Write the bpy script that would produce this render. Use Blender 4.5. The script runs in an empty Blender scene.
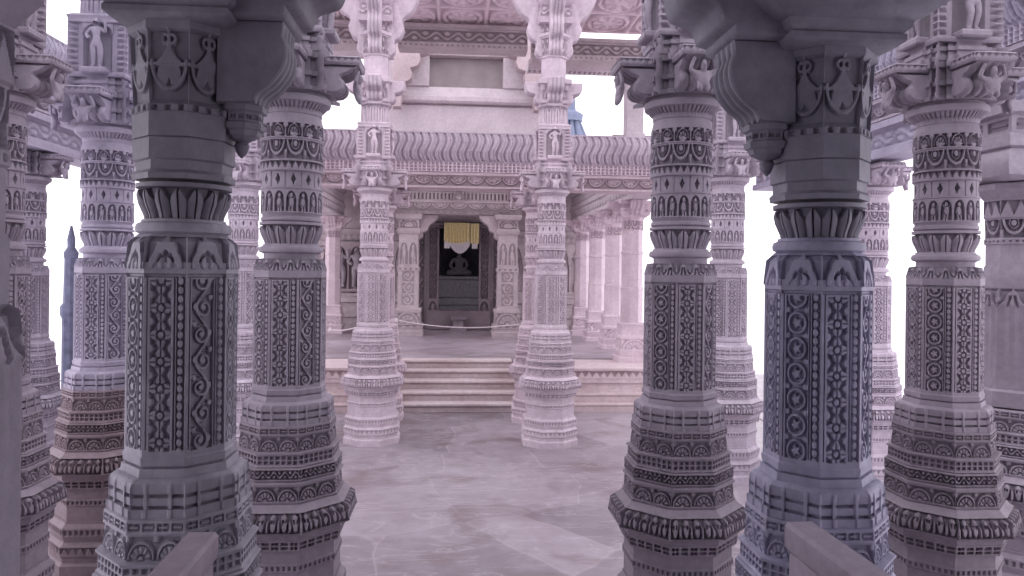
import bpy, math, random
import numpy as np
from mathutils import Vector
random.seed(7); RNG = np.random.default_rng(7)
C = bpy.context.scene.collection
PI = math.pi

# ------------------------------------------------------------------ view set-up helpers (plain plan coordinates, metres)
F = 740.0; EYE = 1.7; PSI = math.atan(55/740)
def at(px, d):
    """plan position of something measured at photo column px and distance d along the line of sight"""
    xc = (px-512)/F*d
    return (xc*math.cos(PSI)+d*math.sin(PSI), -xc*math.sin(PSI)+d*math.cos(PSI))

# ------------------------------------------------------------------ materials
def marble(name, base, stain, grime_shade, rough=.55, grime_shade_amt=.75, scale=3.0):
    m = bpy.data.materials.new(name); m.use_nodes = True
    nt = m.node_tree; n = nt.nodes; l = nt.links
    bs = n['Principled BSDF']; bs.inputs['Roughness'].default_value = rough
    bs.inputs['Specular IOR Level'].default_value = .3
    tc = n.new('ShaderNodeTexCoord'); oi = n.new('ShaderNodeObjectInfo')
    off = n.new('ShaderNodeVectorMath'); off.operation = 'ADD'
    l.new(tc.outputs['Object'], off.inputs[0]); l.new(oi.outputs['Location'], off.inputs[1])
    def noise(sc, det, lo, hi):
        t = n.new('ShaderNodeTexNoise'); t.inputs['Scale'].default_value = sc; t.inputs['Detail'].default_value = det
        t.inputs['Roughness'].default_value = .62; l.new(off.outputs[0], t.inputs['Vector'])
        r = n.new('ShaderNodeMapRange'); r.inputs['From Min'].default_value = lo; r.inputs['From Max'].default_value = hi
        l.new(t.outputs['Fac'], r.inputs['Value']); return r.outputs['Result'], t
    def mix(a, b, f, mode='MIX'):
        x = n.new('ShaderNodeMix'); x.data_type = 'RGBA'; x.blend_type = mode
        for s, v in ((x.inputs[6], a), (x.inputs[7], b), (x.inputs[0], f)):
            if isinstance(v, (tuple, list)): s.default_value = (*v, 1)
            elif isinstance(v, (int, float)): s.default_value = v
            else: l.new(v, s)
        return x.outputs[2]
    f1, _ = noise(scale, 6, .38, .68)
    f2, tn = noise(scale*9, 5, .3, .75)
    c = mix(base, stain, f1)
    f3 = n.new('ShaderNodeMath'); f3.operation = 'MULTIPLY'; f3.inputs[1].default_value = .35; l.new(f2, f3.inputs[0])
    c = mix(c, grime_shade, f3.outputs[0])
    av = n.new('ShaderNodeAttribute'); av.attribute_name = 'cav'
    g = n.new('ShaderNodeMath'); g.operation = 'MULTIPLY'; g.inputs[1].default_value = grime_shade_amt; l.new(av.outputs['Fac'], g.inputs[0])
    c = mix(c, grime_shade, g.outputs[0])  # cav puts grime and recess shade into the base colour
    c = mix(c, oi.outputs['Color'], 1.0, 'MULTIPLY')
    l.new(c, bs.inputs['Base Color'])
    bp = n.new('ShaderNodeBump'); bp.inputs['Strength'].default_value = .25; bp.inputs['Distance'].default_value = .01
    l.new(tn.outputs['Fac'], bp.inputs['Height']); l.new(bp.outputs[0], bs.inputs['Normal'])
    return m
def plain(name, col, rough=.6, noise_amt=.2, sc=20):
    m = bpy.data.materials.new(name); m.use_nodes = True
    nt = m.node_tree; n = nt.nodes; l = nt.links; bs = n['Principled BSDF']
    bs.inputs['Roughness'].default_value = rough; bs.inputs['Specular IOR Level'].default_value = .25
    t = n.new('ShaderNodeTexNoise'); t.inputs['Scale'].default_value = sc; t.inputs['Detail'].default_value = 4
    tc = n.new('ShaderNodeTexCoord'); l.new(tc.outputs['Object'], t.inputs['Vector'])
    r = n.new('ShaderNodeValToRGB')
    r.color_ramp.elements[0].color = (*[c*(1-noise_amt) for c in col], 1); r.color_ramp.elements[1].color = (*[min(1, c*(1+noise_amt)) for c in col], 1)
    r.color_ramp.elements[0].position = .3; r.color_ramp.elements[1].position = .7
    l.new(t.outputs['Fac'], r.inputs['Fac']); l.new(r.outputs['Color'], bs.inputs['Base Color'])
    return m
def floor_mat():
    m = marble('marble_flagstones', (.39,.35,.395), (.28,.24,.275), (.16,.125,.13), .36, 0, .9)
    nt = m.node_tree; n = nt.nodes; l = nt.links; bs = n['Principled BSDF']
    src = bs.inputs['Base Color'].links[0].from_socket
    tc = n.new('ShaderNodeTexCoord')
    # warped coordinates so that the slabs are irregular
    nz = n.new('ShaderNodeTexNoise'); nz.inputs['Scale'].default_value = 1.1; nz.inputs['Detail'].default_value = 2
    l.new(tc.outputs['Object'], nz.inputs['Vector'])
    mx = n.new('ShaderNodeVectorMath'); mx.operation = 'MULTIPLY_ADD'; mx.inputs[1].default_value = (.3,.3,0)
    l.new(nz.outputs['Color'], mx.inputs[0]); l.new(tc.outputs['Object'], mx.inputs[2])
    vo = n.new('ShaderNodeTexVoronoi'); vo.feature = 'DISTANCE_TO_EDGE'; vo.inputs['Scale'].default_value = .95; vo.inputs['Randomness'].default_value = .75
    l.new(mx.outputs[0], vo.inputs['Vector'])
    vc = n.new('ShaderNodeTexVoronoi'); vc.inputs['Scale'].default_value = .95; vc.inputs['Randomness'].default_value = .75
    l.new(mx.outputs[0], vc.inputs['Vector'])
    hs = n.new('ShaderNodeSeparateColor'); l.new(vc.outputs['Color'], hs.inputs[0])
    mr = n.new('ShaderNodeMapRange'); mr.inputs['To Min'].default_value = .8; mr.inputs['To Max'].default_value = 1.12; l.new(hs.outputs[0], mr.inputs['Value'])
    v1 = n.new('ShaderNodeMix'); v1.data_type = 'RGBA'; v1.blend_type = 'MULTIPLY'; v1.inputs[0].default_value = 1
    l.new(src, v1.inputs[6]); l.new(mr.outputs[0], v1.inputs[7])
    ed = n.new('ShaderNodeMapRange'); ed.inputs['From Min'].default_value = .004; ed.inputs['From Max'].default_value = .016; l.new(vo.outputs['Distance'], ed.inputs['Value'])
    inv = n.new('ShaderNodeMath'); inv.operation = 'SUBTRACT'; inv.inputs[0].default_value = .3; l.new(ed.outputs[0], inv.inputs[1]); inv.use_clamp = True
    v2 = n.new('ShaderNodeMix'); v2.data_type = 'RGBA'; v2.inputs[7].default_value = (.5,.45,.485,1)
    l.new(inv.outputs[0], v2.inputs[0]); l.new(v1.outputs[2], v2.inputs[6])
    # brown blotches and dark streaks worn into the slabs
    st = n.new('ShaderNodeTexNoise'); st.inputs['Scale'].default_value = 1.6; st.inputs['Detail'].default_value = 8; st.inputs['Distortion'].default_value = 1.2
    l.new(tc.outputs['Object'], st.inputs['Vector'])
    sr = n.new('ShaderNodeMapRange'); sr.inputs['From Min'].default_value = .5; sr.inputs['From Max'].default_value = .72; sr.inputs['To Max'].default_value = .7; l.new(st.outputs['Fac'], sr.inputs['Value'])
    v3 = n.new('ShaderNodeMix'); v3.data_type = 'RGBA'; v3.inputs[7].default_value = (.15,.105,.105,1)
    l.new(sr.outputs[0], v3.inputs[0]); l.new(v2.outputs[2], v3.inputs[6])
    wv = n.new('ShaderNodeTexNoise'); wv.inputs['Scale'].default_value = 1.3; wv.inputs['Detail'].default_value = 7; wv.inputs['Roughness'].default_value = .6; wv.inputs['Distortion'].default_value = 2.2
    wm = n.new('ShaderNodeMapping'); wm.inputs['Scale'].default_value = (.6,1.9,1); wm.inputs['Location'].default_value = (3.1,1.7,0); l.new(tc.outputs['Object'], wm.inputs['Vector']); l.new(wm.outputs[0], wv.inputs['Vector'])
    sb = n.new('ShaderNodeMath'); sb.operation = 'SUBTRACT'; sb.inputs[1].default_value = .5; l.new(wv.outputs['Fac'], sb.inputs[0])
    ab = n.new('ShaderNodeMath'); ab.operation = 'ABSOLUTE'; l.new(sb.outputs[0], ab.inputs[0])
    vr = n.new('ShaderNodeMapRange'); vr.inputs['From Min'].default_value = 0; vr.inputs['From Max'].default_value = .018; vr.inputs['To Min'].default_value = .42; vr.inputs['To Max'].default_value = 0; l.new(ab.outputs[0], vr.inputs['Value'])
    v4 = n.new('ShaderNodeMix'); v4.data_type = 'RGBA'; v4.inputs[7].default_value = (.55,.5,.54,1); l.new(vr.outputs[0], v4.inputs[0]); l.new(v3.outputs[2], v4.inputs[6])
    l.new(v4.outputs[2], bs.inputs['Base Color'])
    return m
M_COL  = marble('carved_marble', (.56,.51,.56), (.43,.385,.43), (.18,.16,.185), grime_shade_amt=.5)
M_PALE = marble('pale_marble', (.66,.59,.63), (.54,.47,.51), (.26,.215,.24), grime_shade_amt=.6)
M_WARM = marble('warm_marble', (.56,.485,.51), (.44,.37,.39), (.2,.16,.175), grime_shade_amt=.7)
M_GREY = marble('grey_weathered_marble', (.30,.29,.325), (.19,.185,.215), (.085,.08,.095), grime_shade_amt=.32)
M_FLOOR = floor_mat()
M_STEP = marble('step_marble', (.72,.64,.65), (.58,.48,.48), (.2,.14,.14), .45, .6, 2)
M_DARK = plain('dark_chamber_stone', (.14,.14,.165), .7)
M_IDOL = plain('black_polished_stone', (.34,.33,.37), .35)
M_YEL  = plain('yellow_cloth', (.84,.73,.38), .8, .12, 30)
M_WHT  = plain('white_fringe', (.8,.76,.78), .85, .1, 40)
M_ROPE = plain('pale_rope', (.72,.64,.68), .8, .1, 60)
M_RECESS = plain('grey_recess_stone', (.30,.265,.275), .8, .12, 6)
M_SPIRE = plain('blue_grey_spire', (.19,.22,.31), .7, .12, 8)
M_GROUND = plain('pale_courtyard_stone', (.85,.82,.85), .7, .05, 2)
M_SLATE = plain('dark_blue_stone', (.13,.14,.21), .7, .3, 12)
M_IRON = plain('dark_iron', (.05,.05,.06), .5, .1, 20)

# ------------------------------------------------------------------ object helpers
def link(name, me, mat=None, parent=None):
    o = bpy.data.objects.new(name, me); C.objects.link(o)
    if mat is not None and me is not None and len(me.materials) == 0: me.materials.append(mat)
    if parent is not None: o.parent = parent
    return o
def tag(o, label, cat, group=None, kind=None):
    o['label'] = label; o['category'] = cat
    if group: o['group'] = group
    if kind: o['kind'] = kind
    return o
def empty(name, loc=(0,0,0), rz=0):
    o = bpy.data.objects.new(name, None); C.objects.link(o); o.location = loc; o.rotation_euler = (0,0,rz); o.empty_display_size = .2
    return o
def kids(o): return [c for c in C.objects if c.parent == o]
def copy_tree(o, parent=None, loc=None, rz=None, skip=()):
    c = o.copy(); C.objects.link(c)
    if parent is not None: c.parent = parent
    if loc is not None: c.location = loc
    if rz is not None: c.rotation_euler = (0,0,rz)
    for ch in kids(o):
        if ch.name.split('.')[0] in skip: continue
        copy_tree(ch, c)
    return c
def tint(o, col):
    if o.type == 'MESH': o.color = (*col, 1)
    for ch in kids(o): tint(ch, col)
BASES = ('foot','dado','dentil_band','mask_cornice','lotus_tier','creeper_tier','dotted_tier','upper_lotus_tier')
def tint_base(o, col):
    for ch in kids(o):
        if ch.name.split('.')[0] in BASES: ch.color = (*col, 1)
def mesh_np(name, V, Q, cav=None, extra=(), smooth=True, ang=38):
    """V n x 3, Q m x 4 quads, extra polygons (lists)"""
    me = bpy.data.meshes.new(name)
    V = np.asarray(V, np.float32); Q = np.asarray(Q, np.int32).reshape(-1, 4)
    nl = Q.size+sum(len(e) for e in extra); npoly = len(Q)+len(extra)
    me.vertices.add(len(V)); me.vertices.foreach_set('co', V.ravel())
    me.loops.add(nl); me.polygons.add(npoly)
    li = np.concatenate([Q.ravel()]+[np.asarray(e, np.int32) for e in extra]).astype(np.int32)
    tot = np.concatenate([np.full(len(Q), 4), np.array([len(e) for e in extra])]).astype(np.int32)
    st = np.concatenate([[0], np.cumsum(tot)[:-1]]).astype(np.int32)
    me.loops.foreach_set('vertex_index', li); me.polygons.foreach_set('loop_start', st)
    me.polygons.foreach_set('loop_total', tot)
    me.update(calc_edges=True); me.validate()
    if cav is not None:
        a = me.attributes.new('cav', 'FLOAT', 'POINT'); a.data.foreach_set('value', np.asarray(cav, np.float32).ravel())
    if smooth:
        me.polygons.foreach_set('use_smooth', np.ones(len(me.polygons), bool))
        me.set_sharp_from_angle(angle=math.radians(ang))
    me.update()
    return me
def grid_quads(nv, nu, wrap):
    i = np.arange(nv-1)[:, None]; j = np.arange(nu if wrap else nu-1)[None, :]
    j2 = (j+1) % nu
    return np.stack(np.broadcast_arrays(i*nu+j, i*nu+j2, (i+1)*nu+j2, (i+1)*nu+j), -1).reshape(-1, 4)

# ------------------------------------------------------------------ carving patterns: u in -1..1 across a cell, v 0..1 up, a = cell width / band height, k = cell number -> 1 surface, 0 deep
def ss(a, b, x):
    t = np.clip((x-a)/(b-a), 0, 1); return t*t*(3-2*t)
def band(d, w): return 1-ss(w*.65, w*1.35, np.abs(d))
def vine(x, y):
    h = band(x-.62*np.sin(PI*y/2), .13)
    m = np.floor(y/2); sg = np.where(m % 2 == 0, 1., -1.)
    dx = x*sg+.14; dy = y-(2*m+1); r = np.hypot(dx, dy); th = np.arctan2(dy, dx)
    sp = band(np.mod(r-th/(2*PI)*.46, .46)-.23, .12)*(1-ss(.74, .82, r))
    ro = 1-ss(.16, .24, r)
    lf = (1-ss(.16, .26, np.hypot(x*sg-.72, (dy-.1)*.7)))
    l2 = 1-ss(.2, .32, np.hypot((x*sg+.75)*1.1, (dy-.85)*.8))
    return np.maximum.reduce([h, sp, ro, lf, l2, .1+0*h])
def rosettes(x, y):
    yy = np.mod(y, 2)-1; r = np.hypot(x, yy); th = np.arctan2(yy, x)
    pr = 1.02*(.62+.38*np.abs(np.cos(2*th))**1.5)
    p = (1-ss(pr-.1, pr+.05, r))*(.45+.55*ss(.1, .22, np.abs(np.mod(th*4/PI+.5, 1)-.5)+r*.12))
    p = np.maximum(p, 1-ss(.2, .28, r)); p = np.minimum(p, 1-.8*band(r-.34, .06))
    cr = 1-ss(.30, .42, np.hypot(np.abs(x)-.95, np.abs(yy)-1))
    return np.maximum.reduce([p, cr, band(np.abs(x)-.97, .08), .12+0*p])
def lattice(x, y):
    yy = np.mod(y, 2)-1; s = np.abs(np.mod(x+yy, 1)-.5); t = np.abs(np.mod(x-yy, 1)-.5)
    r = np.hypot(x, yy)
    return np.maximum.reduce([band(s, .12), band(t, .12), band(r-.62, .13), 1-ss(.2, .32, r)])
def coil(x, y):
    yy = np.mod(y, 2)-1; r = np.hypot(x, yy); th = np.arctan2(yy, x)
    h = np.maximum(band(r-.78, .12), 1-ss(.30, .42, r*(1+.25*np.cos(5*th))))
    return np.maximum(h, (1-ss(.18, .3, np.hypot(np.abs(x)-.85, np.abs(yy)-1)))*.9)
PANELS = [rosettes, vine, lattice, coil]
def P_shaft(u, v, a, k):
    H = 2/a; y = v*H; au = np.abs(u)
    h = np.ones_like(u)
    inner = np.ones_like(u)
    x = (u+.19)/.54
    for q in range(4):
        s = (k % 4) == q
        if s.any(): inner[s] = PANELS[q](x[s], y[s]/.54)
    inp = (np.abs(x) < 1) & (v > .025) & (v < .91)
    h = np.where(inp, inner, h)
    h = np.where((np.abs(x) > 1.13) & (np.abs(x) < 1.24) & (v > .03) & (v < .93), .45, h)
    b = np.hypot((u-.73)/.16, (np.mod(y/.36, 1)*2-1)*1.0)
    h = np.where((u >= .54) & (u < .94) & (v > .03) & (v < .93), 1-.85*ss(.75, 1.1, b), h)
    h = np.where((v > .925) & (v < .94), .3, h)
    return h
def P_ogee(u, v, a, k):
    w = .92*(1-v**1.5)*(1-.35*np.sin(PI*np.clip(v*1.3, 0, 1)))+.04
    arch = 1-ss(w-.06, w+.06, np.abs(u))
    hole = band(np.abs(u)-.30*(1-v*.9), .10)*(1-ss(.55, .7, v))
    ear = 1-ss(.1, .2, np.hypot(np.abs(u)-.96, (v-.35)/1.2))
    return np.maximum(np.maximum(arch-.6*hole, ear), .3*(v < .9))
def P_leaf(u, v, a, k):
    tip = np.abs(u) < (1.02-np.clip((v-.55)/.45, 0, 1)**1.3)
    rib = .35+.65*np.cos(u*PI/2)**.7
    rib = np.minimum(rib, 1-.8*band(u, .08))
    return np.where(tip, rib, .18)
def P_flute(u, v, a, k):
    return np.sqrt(np.clip(1-u*u, 0, 1))*(.6+.4*ss(0, .2, v))
def P_figs(u, v, a, k):
    au = np.abs(u)
    post = 1-ss(.14, .2, 1-au)
    r = np.hypot(u/.8, np.clip(v-.58, 0, 1)/.34)
    arch = np.where(v > .58, ss(.88, 1.0, r), 0)
    sg = np.where(k % 2 == 0, 1, -1)
    body = 1-ss(.75, 1.1, np.hypot((u-.06*sg)/.42, (v-.44)/.2))
    head = 1-ss(.75, 1.15, np.hypot(u/.28, (v-.73)/.115))
    legs = (band(np.abs(u+.1*sg*(v < .2))-.22, .17))*(1-ss(.26, .34, v))
    arm = band((v-.5)-.35*np.abs(u-.1*sg)*sg, .05)*(1-ss(.55, .62, au))
    rim = ((v < .05) | (v > .95))*1.
    return np.maximum.reduce([post, arch, body, head, legs*.9, arm*.8, rim])
def P_diamond(u, v, a, k):
    d = np.abs(u)/.30+np.abs(v-.5)/.30
    return np.minimum(ss(.9, 1.1, d)+(d < .4)*.8, 1-.5*band(np.abs(u)-.97, .03))
def P_festoon(u, v, a, k):
    y = (1-v)*1.0; r = np.hypot(u/.92, y/.85)
    h = np.maximum(band(r-.9, .1), 1-ss(.5, .6, np.hypot(u/.75, (y-.25)/.55)))
    h = np.minimum(h, 1-.8*band(np.hypot(u/.75, (y-.25)/.55)-.36, .06))
    tri = 1-ss(.0, .1, np.abs(np.abs(u)-1)-.32*v)
    h = np.maximum(h, tri*(v < .45)); return np.maximum(h, ((v > .94) | (v < .03))*1.)
def P_mask(u, v, a, k):
    au = np.abs(u)
    r = np.hypot(u/.8, (v-.22)/.72); th = np.arctan2((v-.22)/.72, u/.8)
    h = (.35+.65*np.abs(np.cos(th*4.5)))*(1-ss(.62, .72, r))*(v > .2)
    h = np.maximum(h, band(r-.88, .08)*(v > .2)); h = np.maximum(h, 1-ss(.7, 1.1, np.hypot(u/.55, (v-.2)/.13)))
    h = np.maximum(h, 1-ss(.1, .2, np.hypot(au-.86, (v-.82)*.8)))
    return np.maximum(h, np.maximum((au > .92)*1., ((v < .06) | (v > .93))*1.))
def P_tri(u, v, a, k):
    w = 1-np.abs(u)
    return np.where(v < .12, 1, np.where(v > .9, 1, ss(-.06, .06, w-(v-.12)/.78)))
def P_dots(u, v, a, k):
    y = np.mod(v*3, 1)*2-1
    return ss(.55, .7, np.maximum(np.abs(u), np.abs(y)))
def P_dots2(u, v, a, k):
    y = np.mod(v*2, 1)*2-1
    return ss(.5, .62, np.maximum(np.abs(u), np.abs(y)))
def P_dent(u, v, a, k):
    return np.where((v > .2) & (v < .8), ss(.35, .45, np.abs(u)), 1)
def P_fret(u, v, a, k):
    e = np.maximum(band(v-.5, .07)*(np.abs(u) < .7), band(u, .1)*(v > .15)*(v < .85)*((k % 2) == 0))
    hole = (np.abs(u) < .78) & (v > .2) & (v < .8)
    return np.where(hole, np.maximum(.0, e), 1)
def P_halflotus(u, v, a, k):
    H = 2/a; y = v*H; R = .9; r = np.hypot(u, y*.9/min(1., H)); th = np.arctan2(y, u)
    pet = (.4+.6*np.abs(np.sin(th*5)))*(r < .68)
    h = np.maximum.reduce([band(r-.84, .09), pet*(r > .26), 1-ss(.14, .22, r)])
    cor = 1-ss(.12, .2, np.hypot(np.abs(u)-.95, (y/H-.8)*H*.8))
    return np.maximum(h, np.maximum(cor, (v > .92)*1.))
def P_creeper(u, v, a, k):
    y = v*2-1; h = band(y-.45*np.sin(PI*u), .2); sg = np.where(u > 0, 1, -1)
    bl = 1-ss(.18, .36, np.hypot((np.abs(u)-.5)/1.0, (y+.35*sg)/1.1))
    return np.maximum.reduce([h, bl, (np.abs(y) > .86)*1.])
def P_kirti(u, v, a, k):
    au = np.abs(u)
    h = 1-ss(.7, 1.05, np.hypot(u/.6, (v-.48)/.46)); h = np.minimum(h, 1-.8*(1-ss(.5, 1.1, np.hypot((au-.24)/.12, (v-.58)/.11))))
    side = 1-ss(.5, 1.1, np.hypot((au-.88)/.18, (v-.3)/.34))
    return np.maximum(np.maximum(h, side), (v > .93)*1.)
def P_ties(u, v, a, k):
    return np.where(np.abs(np.abs(u)-.45) < .07, 1, np.where((np.abs(v-.34) < .05) | (np.abs(v-.74) < .05), 0, .72))
def P_swan(u, v, a, k):
    x = u-.55*np.sin((v-.5)*2.2*PI); x = np.mod(x+1, 2)-1
    return np.where((v > .95) | (v < .03), 1, 1-.95*np.maximum(band(np.abs(x)-1, .26), .45*band(x-.1, .12)))
def P_scallop(u, v, a, k):
    y = (1-v); r = np.hypot(u, y*1.15); th = np.arctan2(y, u)
    return np.maximum(np.maximum(band(r-.86, .1), (r < .7)*(.35+.65*np.abs(np.sin(th*4)))), ((v > .95))*1.)
def P_jamb(u, v, a, k):
    y = v*2/a; au = np.abs(u)
    return np.where(au < .6, vine(u/.6, y/.6), np.where(au < .68, .3, 1))
def P_crowd(u, v, a, k):
    return np.where(np.abs(u) > .97, .5, P_figs(u, v, a, k))
def P_ceil(u, v, a, k):
    y = v*2-1; r = np.hypot(u, y); th = np.arctan2(y, u)
    h = np.maximum.reduce([band(r-.78, .08), (r < .66)*(.3+.7*np.abs(np.cos(th*4))), 1-ss(.2, .28, r)])
    e = np.maximum(np.abs(u), np.abs(y))
    return np.maximum(h, ss(.88, .94, e))
def P_riser_shadow(u, v, a, k): return np.where(v > .74, 0., .8)  # dark top strip paints the shadow under a nosing into the colour
def P_worn(fn, keep=.5):
    return lambda u, v, a, k: 1-(1-fn(u, v, a, k))*keep

# ------------------------------------------------------------------ carved solids
def ring(name, prof, zones=(), n=8, nf=20, dz=.006, cap=True):
    """carved solid of regular plan: n sides of nf samples (n = 0: round, nf samples in all); prof = [(z, apothem)]; zones = (z0, z1, pattern, depth, cells per side or in all)"""
    zs, rs = [prof[0][0]], [prof[0][1]]
    for (z0, r0), (z1, r1) in zip(prof, prof[1:]):
        hit = any(a < z1-1e-6 and b > z0+1e-6 for a, b, *_ in zones)
        st = max(1, int(math.ceil(math.hypot(z1-z0, r1-r0)/dz))) if hit else 1
        for s in range(1, st+1): zs.append(z0+(z1-z0)*s/st); rs.append(r0+(r1-r0)*s/st)
    zs = np.array(zs); rs = np.array(rs); nv = len(zs)
    if n:
        t = (np.arange(nf)/nf)*2-1; tt = np.tile(t, n); face = np.repeat(np.arange(n), nf)
        ph = face*2*PI/n-PI/2; tn = math.tan(PI/n)
        dx = np.cos(ph)-np.sin(ph)*tt*tn; dy = np.sin(ph)+np.cos(ph)*tt*tn
    else:
        th = np.arange(nf)/nf*2*PI-PI/2; dx = np.cos(th); dy = np.sin(th)
        tt = np.arange(nf)/nf*2-1; face = np.zeros(nf, int); tn = PI
    nu = len(dx)
    R = np.repeat(rs[:, None], nu, 1); cav = np.zeros((nv, nu))
    for z0, z1, fn, dep, cnt in zones:
        sel = np.nonzero((zs >= z0-1e-6) & (zs <= z1+1e-6))[0]
        if not len(sel): continue
        Uc = (tt+1)/2*cnt; cell = np.minimum(np.floor(Uc), cnt-1); u = 2*(Uc-cell)-1
        kk = (cell+face*cnt).astype(int)
        v = (zs[sel]-z0)/(z1-z0)
        rm = rs[sel].mean(); a = (2*rm*tn/cnt)/(z1-z0)
        U = np.broadcast_to(u, (len(sel), nu)); Vv = np.broadcast_to(v[:, None], (len(sel), nu)); K = np.broadcast_to(kk, (len(sel), nu))
        h = np.clip(fn(U.copy(), Vv.copy(), a, K.copy()), 0, 1)
        if n: h = np.where(np.abs(tt)[None, :] > .985, 1, h)
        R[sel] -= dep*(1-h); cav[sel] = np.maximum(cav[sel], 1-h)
    P = np.stack([R*dx, R*dy, np.repeat(zs[:, None], nu, 1)], -1).reshape(-1, 3)
    Q = grid_quads(nv, nu, True)
    ex = [list(range(nu))[::-1], [(nv-1)*nu+i for i in range(nu)]] if cap else []
    return mesh_np(name, P, Q, cav.ravel(), ex)
def run(name, L, loop, zones=(), dx=.012, dz=.012, mid=True):
    """carved moulding of length L along +x, centred; loop = closed cross-section [(y, z)] ; zones = (i0, i1, pattern, depth, cells over the length) on the stretch of the loop from point i0 to i1"""
    pts, tpos, idx = [], [], []
    for i, (p, q) in enumerate(zip(loop, loop[1:]+loop[:1])):
        d = math.hypot(q[0]-p[0], q[1]-p[1])
        hit = any(a <= i < b for a, b, *_ in zones)
        st = max(1, int(math.ceil(d/dz))) if hit else 1
        for s in range(st): pts.append((p[0]+(q[0]-p[0])*s/st, p[1]+(q[1]-p[1])*s/st)); idx.append(i+s/st)
    pts = np.array(pts); idx = np.array(idx); nv = len(pts)
    nxt = np.roll(pts, -1, 0)-np.roll(pts, 1, 0); nrm = np.stack([nxt[:, 1], -nxt[:, 0]], 1); nrm /= np.maximum(np.linalg.norm(nrm, axis=1, keepdims=True), 1e-9)
    area = np.sum(pts[:, 0]*np.roll(pts[:, 1], -1)-np.roll(pts[:, 0], -1)*pts[:, 1])
    if area < 0: nrm = -nrm
    nu = max(2, int(L/dx)) if zones else 2
    xs = np.linspace(-L/2, L/2, nu)
    D = np.zeros((nv, nu)); cav = np.zeros((nv, nu))
    for i0, i1, fn, dep, cnt in zones:
        sel = np.nonzero((idx >= i0) & (idx <= i1))[0]
        seg = np.concatenate([[0], np.cumsum(np.linalg.norm(np.diff(pts[sel], axis=0), axis=1))]); v = seg/max(seg[-1], 1e-9)
        if pts[sel[-1]][1] < pts[sel[0]][1]: v = 1-v
        Uc = (xs+L/2)/L*cnt; cell = np.clip(np.floor(Uc), 0, cnt-1); u = 2*(Uc-cell)-1
        U = np.broadcast_to(u, (len(sel), nu)).copy(); Vv = np.broadcast_to(v[:, None], (len(sel), nu)).copy(); K = np.broadcast_to(cell.astype(int), (len(sel), nu)).copy()
        h = np.clip(fn(U, Vv, (L/cnt)/max(seg[-1], 1e-6), K), 0, 1)
        h[:, 0] = 1; h[:, -1] = 1
        D[sel] = dep*(1-h); cav[sel] = 1-h
    Y = pts[:, 0, None]-nrm[:, 0, None]*D; Z = pts[:, 1, None]-nrm[:, 1, None]*D
    P = np.stack([np.broadcast_to(xs, (nv, nu)), Y, Z], -1)           # nv x nu
    P2 = np.concatenate([P, P[:1]], 0); Q = grid_quads(nv+1, nu, False) % (nv*nu)
    if area > 0: Q = Q[:, ::-1]
    e0 = [i*nu for i in range(nv)]; e1 = [i*nu+nu-1 for i in range(nv)]
    ex = [e0, e1[::-1]] if area < 0 else [e0[::-1], e1]
    return mesh_np(name, P.reshape(-1, 3), Q[:, ::-1], cav.ravel(), [e[::-1] for e in ex])
def tile(name, w, h, fn, dep, nx, ny, cx=1, cy=1, th=.06, r=60):
    """carved slab in the xz plane facing -y: w x h, cx by cy cells of the pattern"""
    X = np.linspace(-w/2, w/2, nx); Z = np.linspace(0, h, ny)
    Uc = (X+w/2)/w*cx; cu = np.clip(np.floor(Uc), 0, cx-1); Vc = Z/h*cy; cv = np.clip(np.floor(Vc), 0, cy-1)
    U = np.broadcast_to(2*(Uc-cu)-1, (ny, nx)).copy(); V = np.broadcast_to((Vc-cv)[:, None], (ny, nx)).copy(); K = (cu[None, :]+cv[:, None]*3).astype(int)
    hh = np.clip(fn(U, V, (w/cx)/(h/cy), K), 0, 1); hh[0] = hh[-1] = 1; hh[:, 0] = hh[:, -1] = 1
    P = np.stack([np.broadcast_to(X, (ny, nx)), dep*(1-hh), np.broadcast_to(Z[:, None], (ny, nx))], -1).reshape(-1, 3)
    Q = grid_quads(ny, nx, False)
    b = len(P); B = np.array([(-w/2, th, 0), (w/2, th, 0), (w/2, th, h), (-w/2, th, h)])
    P = np.concatenate([P, B]); cav = np.concatenate([(1-hh).ravel(), np.zeros(4)])
    bot = list(range(nx)); top = [(ny-1)*nx+i for i in range(nx)]; lf = [i*nx for i in range(ny)]; rt = [i*nx+nx-1 for i in range(ny)]
    ex = [[b+3, b+2, b+1, b], bot[::-1]+[b, b+1], top+[b+2, b+3], lf+[b+3, b], rt[::-1]+[b+1, b+2]]
    return mesh_np(name, P, Q, cav, ex)
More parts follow.
